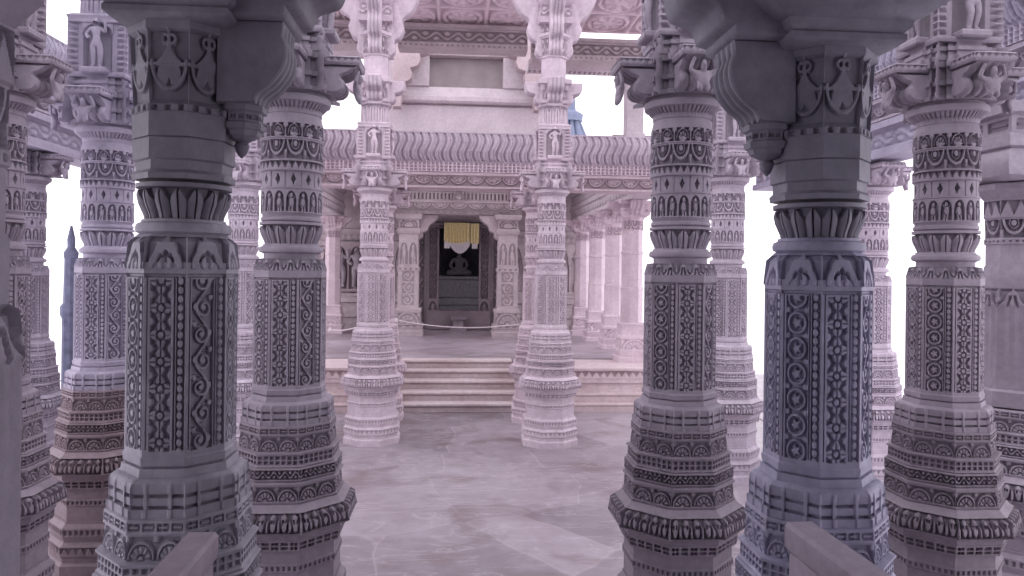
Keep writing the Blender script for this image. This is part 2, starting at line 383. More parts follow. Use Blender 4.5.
def extrude(name, poly, w, flute=0, nfl=5, mask=None, bev=.012, ny=None):
    """outline poly [(x, z)] extruded along y by width w with rounded edges; flute = depth of grooves that run along the outline where mask is 1"""
    P = np.array(poly, float); n = len(P)
    d = np.roll(P, -1, 0)-np.roll(P, 1, 0); nr = np.stack([d[:, 1], -d[:, 0]], 1); nr /= np.linalg.norm(nr, axis=1, keepdims=True)
    ar = np.sum(P[:, 0]*np.roll(P[:, 1], -1)-np.roll(P[:, 0], -1)*P[:, 1])
    if ar < 0: nr = -nr
    ny = ny or (6*nfl if flute else 2)
    ys = np.concatenate([[-w/2], np.linspace(-w/2+bev, w/2-bev, ny), [w/2]])
    mk = np.ones(n)
    if mask is not None: mk[0] = mk[-1] = mk[-2] = 0
    G = []; CV = []
    for i, y in enumerate(ys):
        ins = bev if i in (0, len(ys)-1) else 0
        f = 0
        if flute and ins == 0: f = flute*(1-abs(math.sin((y+w/2)/w*PI*nfl)))
        q = P-nr*(ins+f*mk)[:, None]
        G.append(np.stack([q[:, 0], np.full(n, y), q[:, 1]], 1)); CV.append((f/flute if flute else 0)*mk)
    V = np.concatenate(G); Q = grid_quads(len(ys), n, True)
    if ar < 0: Q = Q[:, ::-1]
    Q = Q[:, ::-1]
    a, b = list(range(n)), [(len(ys)-1)*n+i for i in range(n)]
    ex = [a[::-1] if ar < 0 else a, b if ar < 0 else b[::-1]]
    return mesh_np(name, V, Q, np.concatenate(CV), ex, ang=50)
def box(name, x0, x1, y0, y1, z0, z1, bev=.01):
    b = min(bev, (x1-x0)/3, (y1-y0)/3, (z1-z0)/3)
    L = [(x0, y0), (x1, y0), (x1, y1), (x0, y1)]; I = [(x0+b, y0+b), (x1-b, y0+b), (x1-b, y1-b), (x0+b, y1-b)]
    V = [(*p, z0) for p in I]+[(*p, z0+b) for p in L]+[(*p, z1-b) for p in L]+[(*p, z1) for p in I]
    Q = [(i+4*k, (i+1) % 4+4*k, (i+1) % 4+4*k+4, i+4*k+4) for k in range(3) for i in range(4)]
    return mesh_np(name, V, Q, np.zeros(16), [[3, 2, 1, 0], [12, 13, 14, 15]], ang=30)
def smooth_curve(pts, n=6):
    """Catmull-Rom through pts (open)"""
    P = [np.array(p, float) for p in pts]; out = []
    for i in range(len(P)-1):
        p0 = P[max(i-1, 0)]; p1 = P[i]; p2 = P[i+1]; p3 = P[min(i+2, len(P)-1)]
        for s in range(n):
            t = s/n
            out.append(tuple(.5*((2*p1)+(-p0+p2)*t+(2*p0-5*p1+4*p2-p3)*t*t+(-p0+3*p1-3*p2+p3)*t**3)))
    out.append(tuple(P[-1])); return out
def tube(name, pts, r, n=8):
    P = np.array(pts, float); d = np.gradient(P, axis=0); d /= np.linalg.norm(d, axis=1, keepdims=True)
    up = np.array([0, 0, 1.]); s = np.cross(d, up); s /= np.maximum(np.linalg.norm(s, axis=1, keepdims=True), 1e-6); t = np.cross(s, d)
    a = np.arange(n)/n*2*PI
    V = P[:, None, :]+r*(np.cos(a)[None, :, None]*s[:, None, :]+np.sin(a)[None, :, None]*t[:, None, :])
    return mesh_np(name, V.reshape(-1, 3), grid_quads(len(P), n, True), np.zeros(len(P)*n), [list(range(n))[::-1], [(len(P)-1)*n+i for i in range(n)]])
def skin(name, joints, edges, sub=2):
    """one continuous figure: joints {key: (x, y, z, radius_x, radius_y)}, the first joint is the root"""
    keys = list(joints); me = bpy.data.meshes.new(name+'_skeleton')
    me.from_pydata([joints[k][:3] for k in keys], [(keys.index(a), keys.index(b)) for a, b in edges], [])
    o = bpy.data.objects.new(name+'_skeleton', me); C.objects.link(o)
    md = o.modifiers.new('s', 'SKIN'); md.use_smooth_shade = True
    for i, k in enumerate(keys):
        sv = me.skin_vertices[0].data[i]; j = joints[k]; sv.radius = (j[3], j[4] if len(j) > 4 else j[3]); sv.use_root = (i == 0)
    o.modifiers.new('d', 'SUBSURF').levels = sub; o.modifiers['d'].render_levels = sub
    dg = bpy.context.evaluated_depsgraph_get(); dg.update()
    r = bpy.data.meshes.new_from_object(o.evaluated_get(dg)); r.name = name
    bpy.data.objects.remove(o); bpy.data.meshes.remove(me)
    for p in r.polygons: p.use_smooth = True
    return r

# ------------------------------------------------------------------ statue figures (facing -y)
BEARER = skin('bearer', dict(
    pelvis=(0,0,.16,.15,.12), belly=(0,-.06,.32,.18,.16), chest=(0,-.04,.52,.19,.13), neck=(0,-.06,.64,.08), head=(0,-.12,.78,.135,.13), crown=(0,-.10,.95,.09), nose=(0,-.26,.77,.03),
    sl=(-.24,-.02,.56,.085), el=(-.40,-.06,.66,.07), wl=(-.33,-.09,.88,.06), hl=(-.27,-.12,1.0,.065),
    sr=(.24,-.02,.56,.085), er=(.40,-.06,.66,.07), wr=(.33,-.09,.88,.06), hr=(.27,-.12,1.0,.065),
    kl=(-.15,-.12,.16,.10), fl=(-.08,-.14,.03,.07), kr=(.15,-.12,.16,.10), fr=(.08,-.14,.03,.07)),
    [('pelvis','belly'),('belly','chest'),('chest','neck'),('neck','head'),('head','crown'),('head','nose'),('chest','sl'),('sl','el'),('el','wl'),('wl','hl'),
     ('chest','sr'),('sr','er'),('er','wr'),('wr','hr'),('pelvis','kl'),('kl','fl'),('pelvis','kr'),('kr','fr')])
DANCER = skin('dancer', dict(
    pelvis=(.03,0,.50,.085,.07), waist=(.01,-.01,.60,.06,.055), chest=(-.01,-.02,.71,.085,.075), neck=(0,-.01,.80,.035), head=(.01,-.025,.88,.058,.062), crown=(.01,-.01,.97,.04),
    sl=(-.11,-.01,.75,.04), el=(-.19,-.03,.64,.034), wl=(-.12,-.09,.55,.028), hl=(-.08,-.10,.60,.03),
    sr=(.10,-.01,.75,.04), er=(.19,-.02,.68,.034), wr=(.20,-.06,.84,.028), hr=(.17,-.07,.92,.03),
    kl=(-.03,-.04,.27,.06), al=(-.05,0,.05,.038), fl=(-.06,-.07,.015,.03), kr=(.10,-.03,.28,.06), ar=(.07,.01,.05,.038), fr=(.10,-.06,.015,.03), tl=(-.05,-.02,.42,.075), tr=(.08,-.02,.42,.075)),
    [('pelvis','waist'),('waist','chest'),('chest','neck'),('neck','head'),('head','crown'),('chest','sl'),('sl','el'),('el','wl'),('wl','hl'),('chest','sr'),('sr','er'),('er','wr'),('wr','hr'),
     ('pelvis','tl'),('tl','kl'),('kl','al'),('al','fl'),('pelvis','tr'),('tr','kr'),('kr','ar'),('ar','fr')])
SEATED = skin('seated', dict(
    pelvis=(0,0,.14,.17,.13), waist=(0,0,.32,.13,.10), chest=(0,0,.52,.17,.11), neck=(0,0,.66,.07), head=(0,-.02,.80,.105,.11), crown=(0,.01,.94,.06), nose=(0,-.14,.79,.02), knot=(0,.01,1.0,.035),
    sl=(-.23,0,.56,.07), el=(-.30,-.03,.34,.06), wl=(-.15,-.18,.20,.045), hl=(-.04,-.22,.19,.05),
    sr=(.23,0,.56,.07), er=(.30,-.03,.34,.06), wr=(.15,-.18,.20,.045), hr=(.04,-.22,.20,.05),
    kl=(-.42,-.10,.10,.10), fl=(-.08,-.26,.09,.065), kr=(.42,-.10,.10,.10), fr=(.10,-.25,.08,.065)),
    [('pelvis','waist'),('waist','chest'),('chest','neck'),('neck','head'),('head','crown'),('crown','knot'),('head','nose'),('chest','sl'),('sl','el'),('el','wl'),('wl','hl'),
     ('chest','sr'),('sr','er'),('er','wr'),('wr','hr'),('pelvis','kl'),('kl','fl'),('pelvis','kr'),('kr','fr')])

# ------------------------------------------------------------------ the carved columns
S = {}   # shared meshes
ZO = [0,.225,.372,.435,.445,.556,.70,.755,.858,.956,.992,1.118,1.135,1.64,1.715,1.742,1.80,1.91,1.943,2.076,2.15,2.188,2.316,2.405,2.418,2.524,2.745,2.86,3.18,3.36,3.57,3.83,4.16,4.58]
ZN = [0,.29,.47,.55,.56,.67,.765,.825,.89,.96,1.0,1.10,1.122,1.68,1.735,1.757,1.80,1.90,1.94,2.055,2.13,2.18,2.275,2.345,2.39,2.485,2.66,2.745,3.10,3.30,3.53,3.77,4.07,4.58]
def zm(z): return float(np.interp(z, ZO, ZN))
def cring(name, prof, zones=(), **k):
    return ring(name, [(zm(z), r) for z, r in prof], [(zm(z[0]), zm(z[1]), *z[2:]) for z in zones], **k)
def cext(name, poly, *a, **k): return extrude(name, [(x, zm(z)) for x, z in poly], *a, **k)
S['foot'] = cring('foot', [(0,.285),(.045,.285),(.055,.27),(.075,.27),(.085,.282),(.125,.282),(.14,.262),(.15,.262),(.165,.272),(.20,.272),(.215,.25),(.225,.25)], [(.085,.125,P_tri,.008,5),(.165,.20,P_dent,.008,7)], nf=42, dz=.005)
S['dado'] = cring('dado', [(.225,.243),(.29,.243),(.295,.25),(.32,.25),(.325,.243),(.372,.243)], [(.295,.32,P_dent,.008,8)], nf=48, dz=.005)
S['dentil_band'] = cring('dentil_band', [(.372,.262),(.39,.268),(.41,.268),(.415,.275),(.435,.275)], [(.372,.412,P_fret,.014,5)], nf=50, dz=.004)
S['mask_cornice'] = cring('mask_cornice', [(.435,.285),(.442,.312),(.448,.322),(.515,.310),(.525,.295),(.545,.268),(.556,.258)], [(.446,.535,P_kirti,.024,5)], nf=56, dz=.004)
S['lotus_tier'] = cring('lotus_tier', [(.556,.252),(.572,.256),(.575,.248),(.672,.244),(.675,.252),(.69,.252),(.70,.24)], [(.575,.672,P_halflotus,.013,2)], nf=56, dz=.0035)
S['creeper_tier'] = cring('creeper_tier', [(.70,.240),(.705,.246),(.75,.246),(.755,.236)], [(.705,.75,P_creeper,.016,4)], nf=56, dz=.0035)
S['dotted_tier'] = cring('dotted_tier', [(.755,.228),(.76,.238),(.768,.232),(.838,.230),(.842,.238),(.852,.238),(.858,.222)], [(.768,.838,P_dots2,.010,7)], nf=56, dz=.0035)
S['upper_lotus_tier'] = cring('upper_lotus_tier', [(.858,.214),(.865,.219),(.952,.212),(.956,.218),(.988,.216),(.992,.208)], [(.865,.952,P_halflotus,.011,2),(.956,.988,P_fret,.008,4)], nf=56, dz=.0035)
S['tied_plate'] = cring('tied_plate', [(.992,.212),(1.02,.212),(1.022,.205),(1.09,.205),(1.105,.20),(1.116,.19),(1.118,.174),(1.135,.170)], [(.992,1.09,P_ties,.016,1)], nf=40, dz=.004)
S['shaft'] = cring('shaft', [(1.135,.158),(1.142,.166),(1.16,.168),(1.165,.163),(1.64,.163)], [(1.165,1.64,P_shaft,.013,1)], nf=60, dz=.003)
S['finial_course'] = cring('finial_course', [(1.64,.163),(1.645,.165),(1.71,.152),(1.715,.131)], [(1.645,1.71,P_ogee,.02,2)], nf=48, dz=.003)
S['neck'] = cring('neck', [(1.715,.131),(1.742,.131),(1.746,.138),(1.752,.151),(1.768,.154),(1.784,.149),(1.79,.136),(1.80,.134)], [], n=0, nf=64)
S['leaf_collar'] = cring('leaf_collar', [(1.80,.126),(1.815,.130),(1.85,.146),(1.875,.152),(1.893,.147),(1.897,.152),(1.91,.152)], [(1.803,1.893,P_leaf,.022,16)], n=0, nf=288, dz=.004)
S['roll'] = cring('roll', [(1.91,.136),(1.917,.146),(1.926,.146),(1.932,.138),(1.943,.142)], [], n=0, nf=64)
S['figure_band'] = cring('figure_band', [(1.943,.148),(2.065,.146),(2.07,.15),(2.076,.15)], [(1.943,2.065,P_figs,.016,16)], n=0, nf=480, dz=.004)
S['diamond_band'] = cring('diamond_band', [(2.076,.142),(2.145,.142),(2.15,.15)], [(2.076,2.145,P_diamond,.016,12)], n=0, nf=192, dz=.005)
S['bead_band'] = cring('bead_band', [(2.15,.152),(2.185,.152),(2.188,.148)], [(2.152,2.184,P_tri,.014,30)], n=0, nf=300, dz=.004)
S['festoon_band'] = cring('festoon_band', [(2.188,.15),(2.31,.148),(2.316,.152)], [(2.188,2.31,P_festoon,.017,10)], n=0, nf=360, dz=.004)
S['mask_band'] = cring('mask_band', [(2.316,.152),(2.405,.150),(2.41,.144),(2.418,.138)], [(2.316,2.405,P_mask,.017,12)], n=0, nf=300, dz=.004)
S['capital_ring'] = cring('capital_ring', [(2.418,.142),(2.432,.142),(2.444,.150),(2.470,.172),(2.474,.182),(2.494,.186),(2.506,.184),(2.514,.165),(2.524,.165)], [(2.444,2.471,P_flute,.012,48)], n=0, nf=384, dz=.004)
def P_redent(u, v, a, k):
    au = np.abs(u); h = np.where(au < .42, 1., np.where(au < .72, .55, .1))
    return h
S['capital_block'] = cring('capital_block', [(2.524,.20),(2.545,.20),(2.552,.185),(2.60,.185),(2.606,.198),(2.63,.198),(2.636,.182),(2.70,.182),(2.708,.2),(2.745,.2)], [(2.524,2.745,P_redent,.05,1)], n=4, nf=48, dz=.02)
# corbel bracket projecting along +x
bp = [(.12,2.524),(.19,2.524)]+smooth_curve([(.19,2.524),(.235,2.53),(.262,2.56),(.262,2.60),(.245,2.625),(.275,2.64),(.305,2.665)], 4)[1:]+[(.318,2.69),(.12,2.69)]
S['bracket'] = cext('bracket', bp, .18, .012, 4, [0,0]+[1]*25+[0,0])
S['bracket_slab'] = ring('bracket_slab', [(0,.098),(.010,.105),(.034,.105),(.04,.097)], [(.010,.034,P_tri,.006,6)], n=4, nf=60, dz=.006)
# upper storey of the column
S['upper_block'] = cring('upper_block', [(2.745,.19),(2.775,.19),(2.782,.172),(2.80,.172),(2.806,.182),(2.83,.182),(2.836,.16),(2.86,.16)], [(2.745,2.86,P_redent,.035,1)], n=4, nf=36, dz=.03)
def P_niche(u, v, a, k):
    au = np.abs(u)
    post = np.where(au > .74, .75+.25*np.sin(v*60), np.where(au > .55, .6, 0))
    r = np.hypot(u/.55, np.clip(v-.72, 0, 1)/.2)
    return np.where((v > .93) | (v < .04), 1, np.where((v > .72) & (au < .6), np.maximum(post, ss(.9, 1, r)*.8), post))
S['niche_block'] = cring('niche_block', [(2.86,.16),(2.87,.168),(3.15,.168),(3.165,.175),(3.18,.15)], [(2.87,3.15,P_niche,.045,1)], n=4, nf=60, dz=.006)
S['statuette'] = DANCER
S['statuette_plinth'] = box('statuette_plinth', -.075,.075,-.05,.05,-.035,0,.008)
S['leaf_block'] = cring('leaf_block', [(3.18,.145),(3.20,.15),(3.33,.146),(3.34,.155),(3.36,.155)], [(3.20,3.33,P_leaf,.02,2)], n=8, nf=32, dz=.006)
S['upper_bracket'] = cext('upper_bracket', [(.10,3.36)]+smooth_curve([(.15,3.36),(.19,3.375),(.21,3.41),(.20,3.44),(.24,3.45),(.285,3.47),(.30,3.50)],4)+[(.305,3.56),(.10,3.56)], .16, .012, 4)
S['upper_capital'] = cring('upper_capital', [(3.36,.15),(3.38,.16),(3.42,.15),(3.52,.15),(3.53,.172),(3.57,.172)], [(3.38,3.52,P_mask,.02,1)], n=4, nf=36, dz=.006)
S['upper_shaft'] = cring('upper_shaft', [(3.57,.14),(3.60,.14),(3.61,.125),(3.80,.125),(3.81,.14),(3.83,.14)], [], nf=1)
S['upper_band'] = cring('upper_band', [(3.83,.145),(4.02,.15),(4.03,.165),(4.06,.165),(4.07,.15),(4.16,.155)], [(3.83,4.02,P_festoon,.02,2),(4.07,4.16,P_mask,.015,2)], nf=40, dz=.007)
S['strut'] = cext('strut', [(.11,3.82)]+smooth_curve([(.15,3.82),(.20,3.88),(.19,3.98),(.25,4.02),(.29,4.12),(.27,4.2),(.36,4.26),(.44,4.38),(.46,4.50)],4)+[(.46,4.58),(.10,4.58)], .14, .012, 4)
S['top_block'] = cring('top_block', [(4.16,.17),(4.2,.18),(4.3,.16),(4.36,.2),(4.5,.2),(4.58,.23)], [(4.2,4.3,P_creeper,.015,2)], n=4, nf=30, dz=.01)

SHARED_LOW = ['foot','dado','dentil_band','mask_cornice','lotus_tier','creeper_tier','dotted_tier','upper_lotus_tier','tied_plate','shaft','finial_course','neck','leaf_collar','roll','figure_band','diamond_band','bead_band','festoon_band','mask_band','capital_ring']
def put(name, mat, parent, loc=None, rz=0, sc=None, nm=None):
    o = link(nm or name, S[name], mat, parent)
    if loc: o.location = loc
    if rz: o.rotation_euler = (0,0,rz)
    if sc: o.scale = (sc,)*3
    return o
def make_column():
    t = empty('carved_column')
    for k in SHARED_LOW+['capital_block']: put(k, M_COL, t)
    for q in range(4):
        b = put('bracket', M_COL, t, rz=q*PI/2)
        put('bracket_slab', M_COL, b, (.235,0,zm(2.69)))
        f = put('bearer', M_COL, b, (.308,0,2.455), PI/2, .15, 'bearer_figure') if 'bearer' in S else None
    put('upper_block', M_COL, t); put('niche_block', M_COL, t)
    for q in range(4):
        a = q*PI/2-PI/2
        p = put('statuette_plinth', M_COL, t, (math.cos(a)*.165, math.sin(a)*.165, 2.79), a+PI/2)
        put('statuette', M_COL, p, (0,-.005,0), 0, .29)
    put('leaf_block', M_COL, t); put('upper_capital', M_COL, t)
    for q in range(4): put('upper_bracket', M_COL, t, rz=q*PI/2)
    put('upper_shaft', M_COL, t); put('upper_band', M_COL, t); put('top_block', M_COL, t)
    for q in range(4): put('strut', M_COL, t, rz=q*PI/2)
    return t
S['bearer'] = BEARER

proto = None
def column(px, d, label, tn=(1,1,1), upper=True, base=None, z=0, group='carved columns around the hall'):
    global proto
    x, y = at(px, d)
    if proto is None: proto = make_column(); c = proto; c.location = (x, y, z)
    else:
        skip = () if upper else ('upper_block','niche_block','statuette_plinth','leaf_block','upper_capital','upper_bracket','upper_shaft','upper_band','strut','top_block')
        c = copy_tree(proto, loc=(x, y, z), skip=skip)
    c.scale = (.93,.93,1) if upper else (.93,.93,.968 if abs(x) < 2 else .97)
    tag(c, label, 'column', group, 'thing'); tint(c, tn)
    if base: tint_base(c, base)
    return c
# central pairs
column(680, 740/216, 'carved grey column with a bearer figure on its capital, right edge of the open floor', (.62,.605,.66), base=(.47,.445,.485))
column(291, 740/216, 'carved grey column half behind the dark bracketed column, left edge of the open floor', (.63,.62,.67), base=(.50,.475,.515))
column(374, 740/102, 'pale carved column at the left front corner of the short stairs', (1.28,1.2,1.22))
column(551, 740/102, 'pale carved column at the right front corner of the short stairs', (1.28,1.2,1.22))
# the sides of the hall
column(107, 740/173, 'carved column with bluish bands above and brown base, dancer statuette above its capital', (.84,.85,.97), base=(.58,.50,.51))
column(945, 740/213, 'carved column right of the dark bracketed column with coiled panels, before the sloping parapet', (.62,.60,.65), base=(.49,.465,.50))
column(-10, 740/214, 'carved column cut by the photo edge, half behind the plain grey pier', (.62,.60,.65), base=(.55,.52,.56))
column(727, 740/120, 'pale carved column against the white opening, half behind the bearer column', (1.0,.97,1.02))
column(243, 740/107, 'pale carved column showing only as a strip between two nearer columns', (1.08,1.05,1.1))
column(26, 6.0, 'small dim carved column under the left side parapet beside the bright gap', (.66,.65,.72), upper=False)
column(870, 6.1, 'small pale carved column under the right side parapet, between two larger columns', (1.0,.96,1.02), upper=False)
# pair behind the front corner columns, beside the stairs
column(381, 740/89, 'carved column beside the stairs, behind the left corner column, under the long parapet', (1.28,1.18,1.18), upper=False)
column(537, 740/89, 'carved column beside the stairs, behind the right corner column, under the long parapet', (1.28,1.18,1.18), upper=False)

# ------------------------------------------------------------------ the dark bracketed columns of the porch
S['plain_neck'] = ring('plain_neck', [(1.91,.150),(1.925,.153),(1.935,.142),(1.96,.142),(1.965,.15),(2.02,.15),(2.025,.146)], [], nf=1)
S['block_band'] = ring('block_band', [(2.025,.152),(2.09,.152),(2.092,.157),(2.11,.157),(2.112,.15)], [(2.092,2.11,P_dent,.01,3)], nf=30, dz=.005)
def P_heart(u, v, a, k):
    y = v*2.2-1.1; au = np.abs(u)
    ring_ = band(np.hypot(u, y-.1)-.86, .09)*(y < .2)
    hrt = 1-ss(.8, 1.05, np.hypot((au-.25)/.42, (y+.1+.45*au)/.5))
    t = np.clip((y-.08)/.75, 0, 1); sp = np.maximum((1-ss(0, .07, au-(.62*(1-t)**2.2+.05)))*(y > .1), band(np.hypot(au-.16, y-.86)-.15, .07))
    bar = band(y-.05, .07)
    return np.maximum.reduce([ring_, hrt*.75, sp, bar*.9])
S['heart_band'] = ring('heart_band', [(2.112,.148),(2.125,.150),(2.305,.160),(2.315,.168),(2.335,.168)], [(2.125,2.305,P_worn(P_heart,.8),.014,1)], nf=56, dz=.004)
S['abacus'] = ring('abacus', [(2.335,.175),(2.35,.195),(2.365,.195),(2.37,.187),(2.382,.205),(2.40,.21),(2.41,.24),(2.46,.32),(2.54,.335),(2.57,.32)], [], n=4, nf=1)
def scr(dx=0):
    outer = smooth_curve([(.345,2.32),(.358,2.285),(.348,2.235),(.31,2.19),(.268,2.16),(.255,2.13)], 5)
    return [(.13,2.13)]+outer[::-1]+[(.347,2.362),(.13,2.362)]
S['scroll_bracket'] = extrude('scroll_bracket', scr(), .19, .014, 4, 1, .005)
S['pendant_block'] = ring('pendant_block', [(2.03,.02),(2.04,.04),(2.047,.055),(2.06,.06),(2.065,.07),(2.08,.072),(2.085,.064),(2.11,.066),(2.115,.077),(2.132,.077)], [(2.085,2.11,P_fret,.006,2)], n=8, nf=20, dz=.006)
S['pendant_drop'] = ring('pendant_drop', [(1.985,.003),(1.995,.014),(2.005,.02),(2.02,.026),(2.03,.02)], [], n=0, nf=24)
S['arm_slab'] = extrude('arm_slab', [(-.1,2.362),(.35,2.362),(.365,2.372),(.365,2.39),(.385,2.395)]+smooth_curve([(.40,2.40),(.42,2.44),(.46,2.455),(.50,2.47),(.52,2.51),(.525,2.565)],4)+[(-.1,2.565)], .30, 0, 1, None, .008)
def P_crown(u, v, a, k):
    r = np.hypot(u/.95, v*.95); th = np.arctan2(v, u)
    h = np.maximum((.5+.5*np.abs(np.sin(th*4)))*(r < .62), band(r-.78-.06*np.abs(np.sin(th*7)), .14))
    return np.maximum(h, .25)
S['crown_course'] = ring('crown_course', [(1.66,.163),(1.665,.168),(1.735,.160),(1.76,.131)], [(1.60,1.75,P_crown,.018,1)], nf=48, dz=.003)
def tint_upper(t, col):
    for o in kids(t):
        if o.name.split('.')[0] in ('plain_neck','block_band','heart_band','abacus','scroll_bracket','arm_slab','leaf_collar'): tint(o, col)
def make_porch_column():
    t = empty('bracketed_column')
    for k in [('crown_course' if q == 'finial_course' else q) for q in SHARED_LOW[:13]]+['plain_neck','block_band','heart_band','abacus']:
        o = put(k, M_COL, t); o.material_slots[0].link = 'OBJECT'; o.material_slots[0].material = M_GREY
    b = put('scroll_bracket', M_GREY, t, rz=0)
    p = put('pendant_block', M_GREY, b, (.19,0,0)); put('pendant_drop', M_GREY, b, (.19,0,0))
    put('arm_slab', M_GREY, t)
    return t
def turn(c):       # point bracket to -x
    for o in kids(c):
        n = o.name.split('.')[0]
        if n == 'scroll_bracket': o.rotation_euler = (0,0,PI)
        if n == 'arm_slab': o.rotation_euler = (0,0,PI)
pc = make_porch_column(); x, y = at(184, 740/341); pc.location = (x, y, 0)
pc.scale = (.85,.85,1.016)
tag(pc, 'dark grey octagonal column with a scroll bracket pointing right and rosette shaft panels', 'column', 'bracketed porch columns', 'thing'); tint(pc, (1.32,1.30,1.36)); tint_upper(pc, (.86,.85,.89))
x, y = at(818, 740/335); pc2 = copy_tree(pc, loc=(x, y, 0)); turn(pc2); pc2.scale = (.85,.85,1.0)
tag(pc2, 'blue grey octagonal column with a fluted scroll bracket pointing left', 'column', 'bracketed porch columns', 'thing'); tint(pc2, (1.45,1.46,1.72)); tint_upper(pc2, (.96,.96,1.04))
# worn column at the right edge
S['worn_shaft'] = ring('worn_shaft', [(1.01,.19),(1.09,.19),(1.10,.165),(1.53,.165),(1.54,.17),(1.62,.16),(1.63,.145),(1.74,.145),(1.75,.138),(1.86,.138),(1.865,.145),(1.89,.145),(1.895,.14)], [(1.54,1.62,P_ogee,.025,1),(1.865,1.89,P_dent,.008,4)], nf=40, dz=.005)
S['worn_bands'] = ring('worn_bands', [(1.895,.14),(2.0,.142),(2.005,.148),(2.10,.148),(2.12,.165),(2.15,.19),(2.18,.19),(2.19,.17)], [(1.895,2.0,P_festoon,.02,1),(2.005,2.10,P_tri,.014,2)], nf=40, dz=.005)
S['cushion_capital'] = ring('cushion_capital', [(2.19,.18),(2.21,.235),(2.26,.25),(2.32,.235),(2.35,.20),(2.36,.22),(2.42,.22),(2.43,.19),(2.52,.19),(2.53,.23),(2.585,.23)], [(2.43,2.52,P_fret,.014,2)], n=4, nf=40, dz=.008)
S['pier_base'] = ring('pier_base', [(0,.225),(.2,.225),(.21,.20),(.5,.20),(.51,.21),(.56,.21),(.57,.20),(1.01,.195)], [], nf=1)
wc = empty('worn_column'); x, y = at(1017, 740/186); wc.location = (x, y, 0)
for k in SHARED_LOW[:8]: put(k, M_COL, wc)
for k in ('worn_shaft','worn_bands','cushion_capital'): put(k, M_COL, wc)
tag(wc, 'plain smooth-shafted column at the right edge, under the near end of the right parapet', 'column', None, 'thing'); tint(wc, (.8,.79,.84))
x, y = at(-97, 1.2); w2 = copy_tree(wc, loc=(x, y, 0), skip=BASES); w2.scale = (.92,.92,1)
put('pier_base', M_COL, w2) if 'pier_base' in S else None
tag(w2, 'plain worn pier cut by the left edge, carved crown strip above its smooth lower shaft', 'column', None, 'thing'); tint(w2, (.62,.61,.67))

# ------------------------------------------------------------------ parapets and lintels round the hall
PAR = [(-.14,2.59),(-.14,2.62),(-.12,2.625),(-.12,2.84),(-.15,2.85),(-.15,2.87),(-.17,2.88),(-.17,3.0),(-.15,3.01),(-.19,3.03),(-.235,3.12),(-.225,3.22),(-.20,3.245),(-.12,3.25),(.12,3.25),(.16,3.0),(.12,2.59)]
def parapet(x0, x1, y, label, rot=0, loc=None, tn=(1,1,1), step=.011, under=False):
    L = x1-x0; t = empty('stone_parapet', loc or ((x0+x1)/2, y, 0), rot)
    per = .10
    lint = run('festoon_lintel', L, [(-.13,2.585),(-.15,2.59),(-.15,2.61),(-.12,2.615),(-.12,2.72),(-.16,2.73),(-.16,2.762),(.12,2.762),(.12,2.585)], [(3,4,P_scallop,.022,max(2,int(L/.19)))], step, .008)
    fret = run('pierced_band', L, [(-.17,2.765),(-.17,2.868),(.15,2.868),(.15,2.765)], [(0,1,P_dots,.02,int(L/.047))], step*.75, .007)
    cap = run('leaf_cresting', L, [(-.15,2.87),(-.18,2.90),(-.225,2.99),(-.23,3.10),(-.20,3.18),(-.20,3.20),(.12,3.20),(.12,2.87)], [(0,5,P_swan,.022,int(L/.085))], step, .01)
    if under: link('plain_beam', run('plain_beam', L, [(-.16,2.30),(-.16,2.36),(-.12,2.37),(-.12,2.52),(-.15,2.53),(-.15,2.582),(.12,2.582),(.12,2.30)], [(2,3,P_creeper,.014,int(L/.3))], .02, .02), M_COL, t)
    link('festoon_lintel', lint, M_WARM, t); link('pierced_band', fret, M_PALE, t); link('leaf_cresting', cap, M_COL, t)
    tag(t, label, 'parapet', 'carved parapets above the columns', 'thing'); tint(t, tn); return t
_, yp = at(462, 740/90)
yp += .12
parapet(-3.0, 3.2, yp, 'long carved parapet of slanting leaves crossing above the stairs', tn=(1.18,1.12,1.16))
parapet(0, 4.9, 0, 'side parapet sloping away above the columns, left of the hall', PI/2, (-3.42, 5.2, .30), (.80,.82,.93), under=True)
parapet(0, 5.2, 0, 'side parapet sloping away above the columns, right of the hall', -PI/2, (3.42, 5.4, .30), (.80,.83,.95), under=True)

# ------------------------------------------------------------------ floor, stairs, platform
def struct(name, me, mat, label, cat, tn=None):
    o = link(name, me, mat); tag(o, label, cat, None, 'structure')
    if tn: tint(o, tn)
    return o
_, ys0 = at(462, 740/84.7); PZ = .49; TR = .25; RS = PZ/5
struct('floor', box('floor', -3.4, 3.5, -2.0, 15.6, -.12, 0, .002), M_FLOOR, 'veined marble flagstone floor of the hall', 'floor')
struct('ground', box('ground', -60, 60, -30, 90, -.5, -.3, .002), M_GROUND, 'bright pale courtyard ground outside the hall', 'ground')
sx0, sx1 = -.72, .74
st = empty('stair_flight', ((sx0+sx1)/2, ys0, 0))
w = (sx1-sx0)/2
for i in range(5):
    link('step', run('step', 2*w, [(i*TR-.025,(i+1)*RS),(i*TR-.025,(i+1)*RS-.022),(i*TR,(i+1)*RS-.026),(i*TR,i*RS),(1.26,i*RS),(1.26,(i+1)*RS)], [(2,3,P_riser_shadow,.004,3)], .02, .005), M_STEP, st)
tag(st, 'short flight of worn marble steps leading up to the shrine platform', 'stairs', None, 'thing')
ypf = ys0+5*TR+.01
struct('floor_2', box('platform', -3.4, 3.5, ypf, 15.6, .002, PZ, .008), M_FLOOR, 'raised marble platform floor in front of the shrine', 'floor', (1.12,1.08,1.1))
PLP = [(-.22,0),(-.22,.085),(-.20,.095),(-.11,.10),(-.11,.185),(-.09,.195),(0,.20),(0,.225),(.07,.235),(.07,.305),(.03,.315),(.03,.365),(.015,.37),(.015,.465),(-.01,.47),(-.01,.495),(.9,.495),(.9,0)]
